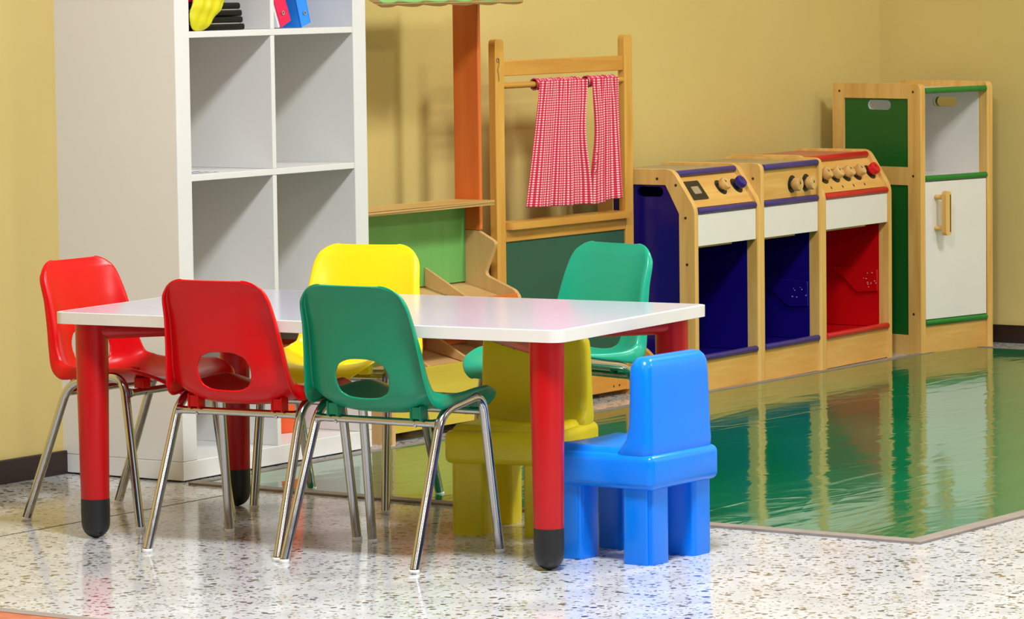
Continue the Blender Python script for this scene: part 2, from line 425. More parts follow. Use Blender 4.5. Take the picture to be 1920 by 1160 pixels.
# orange tub in the bottom right cell
t = empty('tub', inshelf(.632, .20, .0502), SY, 'orange plastic tub with a handle in the bottom right shelf cell', 'tub')
bm = BM(); lathe(bm, [(0, .0), (.056, .0), (.062, .006), (.084, .225), (.090, .228), (.090, .234), (.082, .234), (.060, .012), (0, .01)], 32); obj('bucket', bm, 'orange_plastic', t)
bm = BM(); tube(bm, curve([(-.064, -.055, .226), (-.055, -.06, .285), (.055, -.06, .285), (.064, -.055, .226)], .05), .007, 10); obj('handle', bm, 'orange_plastic', t)

# ------------------------------------------------------------------ market stand
F0 = 1.115
st = empty('market_stand', W(F0, 0), YW, 'wooden toy market stand with scalloped green awning and orange posts', 'play stand')
WI = .585
def prof(bm, x0, x1):
    pts = [(-.17, 0), (-.372, 0), (-.372, .2), (-.33, .245), (-.378, .345), (-.362, .366), (-.262, .405), (-.302, .495), (-.24, .527), (-.17, .527)]
    plate(bm, roundpoly(pts, [0, 0, .008, .014, .01, .01, .016, .012, .012, 0]), [], 'x', x0, x1); return bm
obj('side_panel', prof(BM(), 0, .015), 'birch_v', st, bevel=.002)
obj('side_panel', prof(BM(), WI, WI + .015), 'birch_v', st, bevel=.002)
for x in (0, WI):
    obj('post', box(BM(), x, x + .015, -.25, -.165, .5275, 1.235), 'orange_panel', st, bevel=.003)
obj('counter_board', box(BM(), .0, WI - .001, -.302, -.16, .5985, .612), 'ply', st, bevel=.001)
obj('back_panel', box(BM(), .0155, WI - .0005, -.2, -.188, .385, .598), 'green_panel', st)
obj('lower_back_panel', box(BM(), .0155, WI - .0005, -.2, -.188, .215, .36), 'orange_panel', st)
def tray(z0, z1, s1, lip_mat, lz0, lz1, name):
    bm = BM(); plate(bm, [(-.187, z0), (-s1, z1), (-s1, z1 - .01), (-.187, z0 - .01)], [], 'x', .0155, WI - .0005); obj(name, bm, 'birch_h', st)
    obj('front_lip', box(BM(), .0155, WI - .0005, -s1 - .0085, -s1 - .0003, lz0, lz1), lip_mat, st, bevel=.001)
    for k in (1, 2):
        x = .0155 + k * (WI - .016) / 3
        bm = BM(); plate(bm, [(-.2005, z0 + .001), (-.2005, z0 + .052), (-s1 + .002, z1 + .012), (-s1 + .002, z1 + .001)], [], 'x', x - .005, x + .005)
        obj('tray_divider', bm, 'birch_h', st, bevel=.001)
tray(.384, .336, .365, 'orange_panel', .300, .358, 'upper_tray')
tray(.214, .178, .348, 'stand_yellow', .025, .189, 'lower_tray')
obj('bottom_board', box(BM(), .0155, WI - .0005, -.30, -.175, .03, .042), 'birch_h', st)
# scalloped awning: sloping board with a wavy front edge
bm = BM(); n = 66; L0, L1 = -.05, WI + .025
pts = []
per = .1155
for i in range(n + 1):
    x = L1 - (L1 - L0) * i / n
    u = ((L1 - x) / per) % 1.0
    pts.append((x, -.012 * math.sin(PI * u)))
pts += [(L0, .20), (L1, .20)]
plate(bm, pts, [], 'z', 0, .012)
bm2 = bmesh.new(); plate(bm2, pts, [], 'z', .0122, .0145)
T = Matrix.Translation((0, -.385, 1.152)) @ Matrix.Rotation(math.radians(24), 4, 'X')
bmesh.ops.transform(bm, matrix=T, verts=bm.verts); bmesh.ops.transform(bm2, matrix=T, verts=bm2.verts)
aw = obj('awning', bm, 'ply', st); obj('awning_face', bm2, 'awning_green', aw)
obj('awning_rail', box(BM(), 0.016, WI - .001, -.215, -.2, 1.2, 1.222), 'birch_h', st)

# ------------------------------------------------------------------ puppet theatre with chalkboard and curtains
TO = W(2.4845, .235)
th = empty('puppet_theatre', TO, YW, 'wooden puppet theatre frame with chalkboard and curtain rod', 'play theatre')
def post_profile(x0, x1, h):
    return roundpoly([(x0, .014), (x1, .014), (x1, h), (x0, h)], [0, 0, .015, .015])
for x0 in (-.681, -.026):
    bm = BM(); plate(bm, post_profile(x0, x0 + .043, 1.050), [], 'y', 0, .022); obj('post', bm, 'amber_v', th, bevel=.0035, segs=3)
    bm = BM(); plate(bm, roundpoly([(.10, 0), (.10, .03), (.0225, .075), (.0225, .013), (-.0005, .013), (-.0005, .158), (-.058, .134), (-.15, .035), (-.15, 0)], [0, .01, 0, 0, 0, .01, .03, .01, 0]), [], 'x', x0 + .012, x0 + .030); obj('foot_bracket', bm, 'amber_v', th, bevel=.003)
obj('top_rail', box(BM(), -.6375, -.0265, .003, .017, .947, .990), 'amber_h', th, bevel=.002)
bm = BM(); tube(bm, [(-.6378, .009, .920), (-.0262, .009, .920)], .0085, 14); obj('curtain_rod', bm, 'amber_h', th)
bm = BM(); plate(bm, roundpoly([(-.6375, -.024), (-.020, -.024), (-.020, -.001), (-.0265, -.001), (-.0265, .05), (-.6375, .05)], [.022, .010, .006, 0, 0, 0]), [], 'z', .519, .5385); obj('sill', bm, 'amber_h', th, bevel=.007, segs=3)
obj('apron_rail', box(BM(), -.6375, -.0265, .0, .016, .484, .5188), 'amber_h', th, bevel=.002)
obj('chalkboard', box(BM(), -.6375, -.0265, .005, .012, .0755, .4837), 'chalk', th)
obj('bottom_rail', box(BM(), -.6375, -.0265, .0, .016, .015, .0752), 'amber_h', th, bevel=.002)
bm = BM()
pts = [(-.666 + .004 * math.sin(k * .9) * (1 if k < 6 else .4), -.0012, .995 - k * .0062) for k in range(11)]
tube(bm, pts, .0007, 6); 
pts = [(-.668 + .006 * math.cos(k * PI / 4), -.0012, .992 + .006 * math.sin(k * PI / 4)) for k in range(8)]
tube(bm, pts, .0007, 6); obj('pen_scribble', bm, 'ink', th)
for x, z in ((-.098, .03), (-.068, .031)):
    bm = BM(); lathe(bm, [(0, .0012), (.003, .001), (.0035, 0)], 12, axis_mtx((x, 0, z), (0, -1, 0))); obj('screw', bm, 'screw', th)

def curtain(left, label, xt0, xt1, xb0, xb1, zb0, zb1, nf, ph, amp):
    bm = BM(); uv = bm.loops.layers.uv.new('UVMap'); NU, NV = 90, 46; grid = []
    cx = (xt0 + xt1) / 2
    Wd = (xb1 - xb0) * 1.12
    for j in range(NV + 1):
        t = j / NV; row = []
        for i in range(NU + 1):
            u = i / NU
            xt = xt0 + (xt1 - xt0) * u; xb = xb0 + (xb1 - xb0) * u
            zt = .930; zb = zb0 + (zb1 - zb0) * u
            e = t ** 1.1
            belly = .0
            x = xt * (1 - e) + xb * e
            gap = .016 * math.sin(PI * min(1, t * 1.15)) ** 2
            x += -gap * u ** 3 if left else gap * (1 - u) ** 3
            z = zt + (zb - zt) * t
            a = amp * (.35 + .65 * t)
            y = -.012 + a * math.sin(nf * 2 * PI * (u + .05 * math.sin(3 * u + ph)) + ph) + a * .45 * math.sin(nf * 4.3 * PI * u + 1.3 * ph)
            x += a * .5 * math.cos(nf * 2 * PI * u + ph) * t * math.sin(PI * u)
            y += .004 * math.sin(nf * 6 * PI * u) * max(0, 1 - t * 5)
            row.append((bm.verts.new((x, y - .004, z)), u * Wd, t * .37))
        grid.append(row)
    for j in range(NV):
        for i in range(NU):
            q4 = [grid[j][i], grid[j][i + 1], grid[j + 1][i + 1], grid[j + 1][i]]
            f = bm.faces.new([k[0] for k in q4])
            for lp, k in zip(f.loops, q4): lp[uv].uv = (k[1], k[2])
    c = obj('curtain', bm, 'gingham', smooth=180)
    c.location = TO; c.rotation_euler = (0, 0, YW)
    sd = c.modifiers.new('thickness', 'SOLIDIFY'); sd.thickness = .0012
    tag(c, label, 'curtain', 'gingham curtains')
    # gathered rod pocket
    bm = BM(); uv = bm.loops.layers.uv.new('UVMap'); rings = []
    NU, NS = 60, 14
    for i in range(NU + 1):
        u = i / NU; x = xt0 - .004 + (xt1 - xt0 + .008) * u; rr = .0125 + .0022 * math.sin(u * NU * 1.15 + ph) + .001 * math.sin(u * 91)
        rings.append([(bm.verts.new((x, .009 + rr * math.cos(2 * PI * k / NS), .920 + rr * 1.15 * math.sin(2 * PI * k / NS))), u * Wd, k * .009) for k in range(NS)])
    for i in range(NU):
        for k in range(NS):
            q4 = [rings[i][k], rings[i + 1][k], rings[i + 1][(k + 1) % NS], rings[i][(k + 1) % NS]]
            f = bm.faces.new([v[0] for v in q4])
            for lp, v in zip(f.loops, q4): lp[uv].uv = (v[1], v[2])
    obj('rod_pocket', bm, 'gingham', c, smooth=180)
    return c
curtain(True, 'wider left red and white gingham curtain on the theatre rod', -.477, -.256, -.541, -.246, .576, .570, 2.6, .6, .0125)
cr_ = curtain(False, 'narrower right red and white gingham curtain on the theatre rod', -.214, -.080, -.229, -.056, .567, .583, 2.0, 2.2, .012)
bm = BM()
tube(bm, curve([(-.214, -.03, .70), (-.228, -.034, .688), (-.236, -.03, .682)], .01, 4), .0013, 6)
tube(bm, curve([(-.212, -.03, .695), (-.226, -.035, .672), (-.232, -.03, .654)], .01, 4), .0013, 6)
tube(bm, curve([(-.212, -.03, .71), (-.222, -.03, .715)], .01, 4), .0013, 6)
obj('tie_ribbon', bm, 'gingham', cr_)

# ------------------------------------------------------------------ toy kitchen units
KY = .9992; KO = Vector((.5445, 11.4136, 0))
KR = Matrix.Rotation(KY, 3, 'Z')
def screw(parent, x, y, z, d):
    bm = BM(); lathe(bm, [(0, .0012), (.002, .0014), (.0042, .0006), (.0045, -.001)], 14, axis_mtx((x, y, z), d)); obj('screw', bm, 'screw', parent)
def side_frame(t, x0, x1, D, slanted, paint, outer, slot=True, h=.657, zb=.546, inset=.075):
    """wooden side: front post, bend, top rail, back post, with an inset painted panel"""
    if slanted: out = roundpoly([(0, 0), (0, zb), (inset, h), (D, h), (D, 0)], [0, .022, .022, .008, 0])
    else: out = roundpoly([(0, 0), (0, h), (D, h), (D, 0)], [0, .024, .008, 0])
    w = .052
    if slanted: inn = [(w, .05), (w, zb - .018), (inset + .022, h - .046), (D - w, h - .046), (D - w, .05)]
    else: inn = [(w, .05), (w, h - .046), (D - w, h - .046), (D - w, .05)]
    bm = BM(); plate(bm, out, [inn], 'x', x0, x1)
    f = obj('side_frame', bm, 'pine_v', t, bevel=.004, segs=2)
    o2 = .0035; xm0, xm1 = x0 + .006, x1 - .006
    cyc = .152
    holes = [stadium(cyc, h - .0665, .088, .030)] if slot else []
    g = .0004
    c = sum(p[0] for p in inn) / len(inn), sum(p[1] for p in inn) / len(inn)
    bm = BM(); plate(bm, inn, holes, 'x', xm0, xm1); obj('side_panel', bm, paint, t)
    e0, e1 = (x1 + .0002, x1 + .0017) if outer == 'left' else (x0 - .0017, x0 - .0002)
    iw = .034
    if slanted: ip = [(iw, .100), (iw, .431), (D - .0125, .431), (D - .0125, .100)]
    else: ip = [(iw, .100), (iw, .431), (D - .0125, .431), (D - .0125, .100)]
    bm = BM(); plate(bm, ip, [], 'x', e0, e1); obj('inner_panel', bm, paint, t)
    d = -1 if outer == 'left' else 1; xs = x0 if outer == 'left' else x1
    for (y, z) in ((.026, .06), (.026, .38), (.03, zb - .03), (.062, h - .046), (.125, h - .028), (D - .026, h - .028)):
        if not slanted and z > zb - .05 and y < .1: y = .026
        screw(f, xs, y, z, (d, 0, 0))
    return f
def knob(t, P, nrm, mat, r=.0165, hgt=.022, dial=True):
    k = None
    if dial:
        bm = BM(); lathe(bm, [(0, .0012), (r * 1.28, .0012), (r * 1.32, 0)], 28, axis_mtx(P, nrm)); k = obj('dial', bm, 'dial', t)
    bm = BM(); lathe(bm, [(r * .55, .001), (r * .6, .008), (r * .93, .009), (r, .012), (r, hgt - .004), (r * .9, hgt), (0, hgt)], 28, axis_mtx(P, nrm))
    k2 = obj('knob', bm, mat, t)
    if mat != 'wood_knob': k2['label'] = mat.replace('_', ' ')
    Rm = axis_mtx(P, nrm)
    bm = BM(); plate(bm, [(-.0035, .001), (.0035, .001), (0, .011)], [], 'z', hgt, hgt + .0006, ); bmesh.ops.transform(bm, matrix=Rm @ Matrix.Rotation(.4, 4, 'Z'), verts=bm.verts)
    obj('pointer', bm, 'black', k2, smooth=0)
def kitchen(name, label, cat, x0, x1, slanted, paint, rod, topm, D=.33, yoff=0.0, h=.657):
    t = empty(name, KO + KR @ Vector((x0, yoff, 0)), KY, label, cat, 'toy kitchen units in a row')
    w = x1 - x0; th_ = .022; zb = .546; ins = .075 if slanted else 0.0
    side_frame(t, 0, th_, D, slanted, paint, 'left', h=h); side_frame(t, w - th_, w, D, slanted, paint, 'right', h=h)
    a, b = th_ + .0003, w - th_ - .0003
    obj('kick_board', box(BM(), a, b, .006, .02, .002, .094), 'pine_h', t)
    obj('bottom_board', box(BM(), a, b, .014, D - .012, .086, .0985), paint, t)
    obj('back_board', box(BM(), a, b, D - .011, D - .003, .05, h - .03), paint, t)
    obj('fascia', box(BM(), a, b, .004, .016, .432, .5245), 'white_board', t, bevel=.001)
    def rod_(y, z, nm='edge_rod'):
        bm = BM(); tube(bm, [(a - .0001, y, z), (b - .004, y, z), (b, y, z)], [.0095, .0095, .0065], 16); obj(nm, bm, rod, t)
    rod_(.004, .1035); rod_(.006, .5345)
    if slanted:
        y1, z1 = ins + .002, h - .015
        rod_(y1, z1)
        p0 = Vector((0, .012, .545)); p1 = Vector((0, y1 + .002, z1 - .008))
        nrm = Vector((0, -(p1.z - p0.z), (p1.y - p0.y))).normalized()
        bm = BM(); plate(bm, [(p0.y, p0.z), (p1.y, p1.z), (p1.y + .008, p1.z - .004), (p0.y + .008, p0.z - .004)], [], 'x', a, b); obj('control_panel', bm, 'pine_h', t)
        def at(fx, ft): return Vector((a + (b - a) * fx, p0.y + (p1.y - p0.y) * ft, p0.z + (p1.z - p0.z) * ft)) + nrm * .0003
    else:
        y1, z1 = .006, h - .014
        rod_(y1, z1)
        nrm = Vector((0, -1, 0))
        obj('control_panel', box(BM(), a, b, .010, .018, .5445, h - .018), 'pine_h', t)
        def at(fx, ft): return Vector((a + (b - a) * fx, .0097, .5445 + (h - .018 - .5445) * ft))
    obj('top_board', box(BM(), a, b, y1 + .004, D - .004, h - .02, h - .008), topm, t)
    bm = BM(); box(bm, a + .03, b - .1, .03, .042, .424, .4315); obj('latch_strip', bm, 'pine_h', t)
    return t, at, nrm, a, b, w
def blob(pts_fn, n, name): pass
# sink-like unit with a timer
t, at, nrm, a, b, w = kitchen('toy_kitchen_unit', 'navy toy kitchen unit with dark timer window and blue knob, leftmost of the row', 'toy kitchen', -.020, .3745, True, 'navy', 'navy_rod', 'grey_top')
Rm = axis_mtx(at(.175, .52), nrm)
ux = Vector((1, 0, 0)); uy = nrm.cross(ux)
Tp = Matrix(((ux.x, uy.x, nrm.x, 0), (ux.y, uy.y, nrm.y, 0), (ux.z, uy.z, nrm.z, 0), (0, 0, 0, 1)))
def onpanel(bm, P): bmesh.ops.transform(bm, matrix=Matrix.Translation(P) @ Tp, verts=bm.verts); return bm
bm = BM(); plate(bm, rrect(-.052, .052, -.033, .033, .006), [], 'z', 0, .0015); tw = obj('timer_window', onpanel(bm, at(.17, .52)), 'dial', t)
bm = BM(); plate(bm, rrect(-.012, .03, -.013, .013, .004), [], 'z', .0015, .0025); obj('timer_dial', onpanel(bm, at(.17, .52)), 'grey_top', tw)
knob(t, at(.62, .54), nrm, 'wood_knob', .0195, .026); knob(t, at(.89, .54), nrm, 'blue_knob', .0195, .028)
# middle unit
t, at, nrm, a, b, w = kitchen('toy_kitchen_unit', 'navy toy kitchen unit with two wooden knobs, in the middle of the row', 'toy kitchen', .3755, .7645, False, 'navy', 'navy_rod', 'grey_top')
knob(t, at(.555, .42), nrm, 'wood_knob', .0205, .03); knob(t, at(.81, .42), nrm, 'wood_knob', .0205, .03)
def raised(t, b, mat, chipm, D, curved, n, seed):
    """second board screwed on the inner face of the right side, paint worn through"""
    if curved: pts = [(.037, .212), (.037, .28), (.26, .29), (.26, .285), (.19, .272), (.155, .25), (.125, .22), (.11, .207)]
    else: pts = [(.037, .2), (.037, .275), (.24, .285), (.19, .262), (.15, .235), (.12, .208), (.10, .197)]
    bm = BM(); plate(bm, pts, [], 'x', b - .0085, b - .0016)
    br = obj('inner_board', bm, mat, t, bevel=.001)
    rnd = random.Random(seed)
    for k in range(n):
        y, z = .041 + abs(rnd.gauss(.02, .016)), .24 + rnd.gauss(0, .014)
        z = min(max(z, .21), .27); y = min(y, .105); s = rnd.uniform(.0011, .0028)
        bm = BM(); poly = [(y + s * rnd.uniform(.5, 1.4) * math.cos(a_ * PI / 3.5), z + s * rnd.uniform(.4, 1.1) * math.sin(a_ * PI / 3.5)) for a_ in range(7)]
        plate(bm, poly, [], 'x', b - .0089, b - .0084); obj('paint_chip', bm, chipm, br, smooth=0)
raised(t, b, 'navy', 'chip_grey', .33, False, 8, 3)
# red cooker
t, at, nrm, a, b, w = kitchen('toy_kitchen_unit', 'red toy cooker unit with four wooden knobs and a red knob', 'toy kitchen', .7665, 1.2285, True, 'red_paint', 'red_rod', 'red_top', h=.662)
ux = Vector((1, 0, 0)); uy = nrm.cross(ux)
Tp = Matrix(((ux.x, uy.x, nrm.x, 0), (ux.y, uy.y, nrm.y, 0), (ux.z, uy.z, nrm.z, 0), (0, 0, 0, 1)))
for k, fx in enumerate((.15, .33, .505, .68, .905)):
    knob(t, at(fx, .5), nrm, 'red_knob' if k == 4 else 'wood_knob', .0195, .03)
    if k < 4:
        bm = BM(); s = .0032; plate(bm, [(-s, -s * 1.6), (s, -s), (s * .8, s), (-s * .4, s * 1.6)], [], 'z', 0, .0006)
        obj('heat_mark', onpanel(bm, at(fx + .03, .14)), 'black', t, smooth=0)
raised(t, b, 'red_paint', 'chip', .33, True, 12, 9)

# ------------------------------------------------------------------ toy fridge
FY = .7749; FO = Vector((1.319, 12.5067, 0))
fr = empty('toy_fridge', FO, FY, 'tall green and white toy fridge with open top compartment in the corner', 'toy kitchen')
D = .368; H = .866
def fridge_side(x0, x1, outm, inm, outer):
    out = roundpoly([(0, 0), (0, H), (D, H), (D, 0)], [0, .022, .008, 0])
    inn1 = [(.052, .60), (.052, H - .048), (D - .05, H - .048), (D - .05, .60)]
    inn2 = [(.052, .062), (.052, .542), (D - .05, .542), (D - .05, .062)]
    bm = BM(); plate(bm, out, [inn1, inn2], 'x', x0, x1); f = obj('side_frame', bm, 'pine_v', fr, bevel=.004)
    xa, xm, xb = x0 + .004, (x0 + x1) / 2, x1 - .004
    o1, i1 = ((xa, xm - .0002), (xm + .0002, xb)) if outer == 'left' else ((xm + .0002, xb), (xa, xm - .0002))
    slot = stadium(.176, .797, .102, .031)
    for (r, m) in ((o1, outm), (i1, inm)):
        bm = BM(); plate(bm, inn1, [slot], 'x', *r); obj('upper_panel', bm, m, fr)
        bm = BM(); plate(bm, inn2, [], 'x', *r); obj('lower_panel', bm, m, fr)
    e0, e1 = (x1 + .0002, x1 + .0017) if outer == 'left' else (x0 - .0017, x0 - .0002)
    bm = BM(); plate(bm, [(.034, .5672), (.034, H - .0325), (D - .0105, H - .0325), (D - .0105, .5672)], [slot], 'x', e0, e1); obj('inner_panel', bm, inm, fr)
    xs, d = (x0, -1) if outer == 'left' else (x1, 1)
    for y, z in ((.03, H - .026), (D - .03, H - .026), (.03, .572), (.03, .13), (D - .03, .03)): screw(f, xs, y, z, (d, 0, 0))
fridge_side(-.018, .006, 'green_paint', 'white_board', 'left')
fridge_side(.319, .347, 'green_paint', 'white_board', 'right')
a, b = .0063, .3187
obj('kick_board', box(BM(), a, b, .006, .02, .002, .0925), 'pine_h', fr)
for z, y in ((.101, .004), (.563, .004), (.843, .006)):
    bm = BM(); tube(bm, [(a, y, z), (b - .003, y, z), (b, y, z)], [.0095, .0095, .0065], 16); obj('edge_rod', bm, 'green_rod', fr)
obj('bottom_board', box(BM(), a, b, .021, D - .012, .0935, .105), 'white_board', fr)
obj('shelf_board', box(BM(), a, b, .012, D - .012, .555, .567), 'white_board', fr)
obj('top_board', box(BM(), a, b, .014, D - .003, H - .032, H - .02), 'white_board', fr)
obj('back_board', box(BM(), a, b, D - .010, D - .003, .05, H - .033), 'white_board', fr)
dr = obj('door', box(BM(), a + .002, b - .004, .001, .011, .112, .552), 'white_board', fr, bevel=.001)
bm = BM()
plate(bm, stadium(.058, .452, .030, .143, 8)[0:0] or rrect(.045, .073, .381, .523, .012), [], 'y', -.052, -.034)
for z in (.403, .503): tube(bm, [(.058, -.034, z), (.058, .002, z)], .008, 14)
hd = obj('handle', bm, 'pine_v', dr, bevel=.004, segs=3)
bm = BM(); plate(bm, rrect(.0655, .0695, .392, .512, .0018), [], 'y', -.0526, -.050); obj('handle_slit_shade', bm, 'dial', hd)  # dark strip on the bar face, stands for the shadow in its slit

# ------------------------------------------------------------------ table
TY = 1.0623; TOo = Vector((.0939, 7.9792, 0)); TW, TL, THt = .683, 1.257, .504
tb = empty('activity_table', TOo, TY, 'low rectangular white topped table with thick red legs', 'table')
bm = BM(); plate(bm, rrect(-.005, TW + .005, -.005, TL + .005, .03, 8), [], 'z', THt - .026, THt - .0008); obj('table_top', bm, 'table_edge', tb, bevel=.0115, segs=5)
bm = BM(); plate(bm, rrect(.007, TW - .007, .007, TL - .007, .02, 8), [], 'z', THt - .003, THt); obj('laminate', bm, 'table_lam', tb, smooth=0)
li, lw = .058, .056
for ix, (x, y) in enumerate(((lw, li), (TW - lw, li), (lw, TL - li), (TW - lw, TL - li))):
    mtx = Matrix.Translation((x, y, 0))
    bm = BM(); lathe(bm, [(.0, .0855), (.0305, .0855), (.0315, .09), (.0362, .42), (.0362, .4775), (0, .4775)], 32, mtx); lg = obj('leg', bm, 'table_red', tb)
    bm = BM(); lathe(bm, [(0, .0)] + [(.0315 * math.sin(k * PI / 16), .0335 * (1 - math.cos(k * PI / 16))) for k in range(1, 9)] + [(.0322, .06), (.0318, .0875), (.0308, .0875), (.0305, .0858), (0, .0858)], 32, mtx); obj('foot', bm, 'black', lg)
    dx = 1 if x < TW / 2 else -1; dy = 1 if y < TL / 2 else -1
    dv = Vector((dx, dy, 0)).normalized(); Ln = .37
    p = [Vector((x, y, .459)) + dv * s for s in (.005, Ln - .03, Ln - .015, Ln - .005, Ln)]
    bm = BM(); tube(bm, p, [.032, .032, .029, .021, .008], 20, flat=.58); rl = obj('rail', bm, 'table_red', lg)
    for s in (.24, .33):
        P = Vector((x, y, .4405)) + dv * s
        bm = BM(); lathe(bm, [(0, -.004), (.004, -.003), (.0045, .003), (0, .003)], 12, Matrix.Translation(P)); obj('screw', bm, 'table_red', rl)

# ------------------------------------------------------------------ chrome-legged school chairs
def lerp(a, b, t): return a + (b - a) * t
def interp(tab, s):
    for (s0, v0), (s1, v1) in zip(tab, tab[1:]):
        if s <= s1:
            t = (s - s0) / (s1 - s0); t = t * t * (3 - 2 * t) if False else t
            return tuple(lerp(x, y, t) for x, y in zip(v0, v1)) if isinstance(v0, tuple) else lerp(v0, v1, t)
    return tab[-1][1]
def chair_shell():
    # centre line (x forward, z up), smoothed through a Catmull-Rom spline
    ctrl = [(.0125, .589), (.0145, .582), (.0175, .573), (.0235, .555), (.038, .50), (.05, .44), (.058, .39), (.072, .346), (.105, .322), (.155, .315), (.21, .318), (.27, .326), (.325, .332), (.365, .330), (.388, .318), (.396, .300)]
    P = []
    for i in range(len(ctrl) - 1):
        p0, p1, p2, p3 = (Vector(ctrl[max(0, min(len(ctrl) - 1, j))]) for j in (i - 1, i, i + 1, i + 2))
        for k in range(6):
            t = k / 6; P.append(.5 * ((2 * p1) + (-p0 + p2) * t + (2 * p0 - 5 * p1 + 4 * p2 - p3) * t * t + (-p0 + 3 * p1 - 3 * p2 + p3) * t ** 3))
    P.append(Vector(ctrl[-1])); n = len(P)
    S = [0.0]
    for i in range(1, n): S.append(S[-1] + (P[i] - P[i - 1]).length)
    tot = S[-1]
    top_s = S[6]; bend_s = S[48]; front_s = S[78]
    NT_ = 44
    ts = [-1 + 2 * k / NT_ for k in range(NT_ + 1)]
    bm = bmesh.new(); grid = []; info = []
    for i in range(n):
        s = S[i]
        d = (P[min(i + 1, n - 1)] - P[max(i - 1, 0)]).normalized(); nr = Vector((-d.y, d.x))   # normal toward the sitter
        if nr.x < 0 and s < bend_s * .8: nr = -nr
        if nr.y < 0 and s >= bend_s * .8 and s < front_s: nr = -nr
        if s >= front_s: nr = Vector((.35, .93)) if s > front_s + .01 else Vector((.15, .98))
        w = interp([(0, .124), (top_s, .126), (S[24], .134), (S[36], .147), (bend_s, .160), (S[60], .158), (S[70], .152), (S[78], .140), (tot, .118)], s)
        # rounded corners at the top of the back and at the front of the seat
        dt = s; rt = .052
        if dt < rt: w -= rt - math.sqrt(max(0, rt * rt - (rt - dt) ** 2))
        df = tot - s; rf = .09
        if df < rf: w -= (rf - math.sqrt(max(0, rf * rf - (rf - df) ** 2))) * .5
        e = interp([(0, .0), (S[16], .010), (S[24], .020), (S[36], .030), (S[44], .040), (bend_s, .044), (S[56], .042), (S[64], .036), (S[70], .030), (S[76], .014), (S[82], .004), (tot, .0)], s)
        lip = interp([(0, .0), (S[8], .002), (S[18], .014), (S[36], .026), (S[44], .036), (bend_s, .038), (S[56], .020), (S[64], .010), (tot, .002)], s)
        row = []; irow = []
        for t in ts:
            a = abs(t)
            if a < .90: off = e * (a / .90) ** 3.2; lat = w * (a / .90) * .985
            else:
                k = (a - .90) / .10; off = e - lip * k ** 1.4; lat = w * (.985 + .015 * math.sin(k * PI / 2)) + min(.003, s * .05) * math.sin(k * PI / 2)
            p = P[i] + nr * off
            row.append(bm.verts.new((p.x, math.copysign(lat, t) if t else 0.0, p.y)))
            irow.append((s, math.copysign(lat, t) if t else 0.0))
        grid.append(row); info.append(irow)
    # hand hole
    zc = .392; i_c = min(range(24, 48), key=lambda i: abs(P[i].y - zc)); sc_ = S[i_c]
    ha, hb = .066, .043
    def lev(s, y): return (abs(y / ha) ** 2.7 + abs((s - sc_) / hb) ** 2.7)
    keep = {}
    for i in range(n - 1):
        for k in range(NT_):
            c = [info[i][k], info[i][k + 1], info[i + 1][k + 1], info[i + 1][k]]
            if all(lev(*x) < 1.0 for x in c) or sum(lev(*x) < 1.0 for x in c) >= 3 or lev(sum(x[0] for x in c) / 4, sum(x[1] for x in c) / 4) < .9: continue
            bm.faces.new((grid[i][k], grid[i][k + 1], grid[i + 1][k + 1], grid[i + 1][k]))
    # snap the hole edge on to the outline
    smap = {grid[i][k]: (i, k) for i in range(n) for k in range(NT_ + 1)}
    for v in list(bm.verts):
        if not v.link_faces: continue
        if v.is_boundary:
            i, k = smap[v]
            if 20 < i < 52 and 3 < k < NT_ - 3:
                s, y = info[i][k]; L = lev(s, y)
                g = L ** (-1 / 2.7); y2 = y * g; s2 = sc_ + (s - sc_) * g
                j = max(0, min(n - 2, next((q_ for q_ in range(n - 1) if S[q_ + 1] >= s2), n - 2)))
                tt = (s2 - S[j]) / (S[j + 1] - S[j]); pp = P[j].lerp(P[j + 1], tt)
                e0 = .03 * (abs(y2) / .147) ** 3.2
                v.co = Vector((pp.x + e0, y2, pp.y))
    bmesh.ops.delete(bm, geom=[v for v in bm.verts if not v.link_faces], context='VERTS')
    return bm
GRP = 'school chairs around the table'
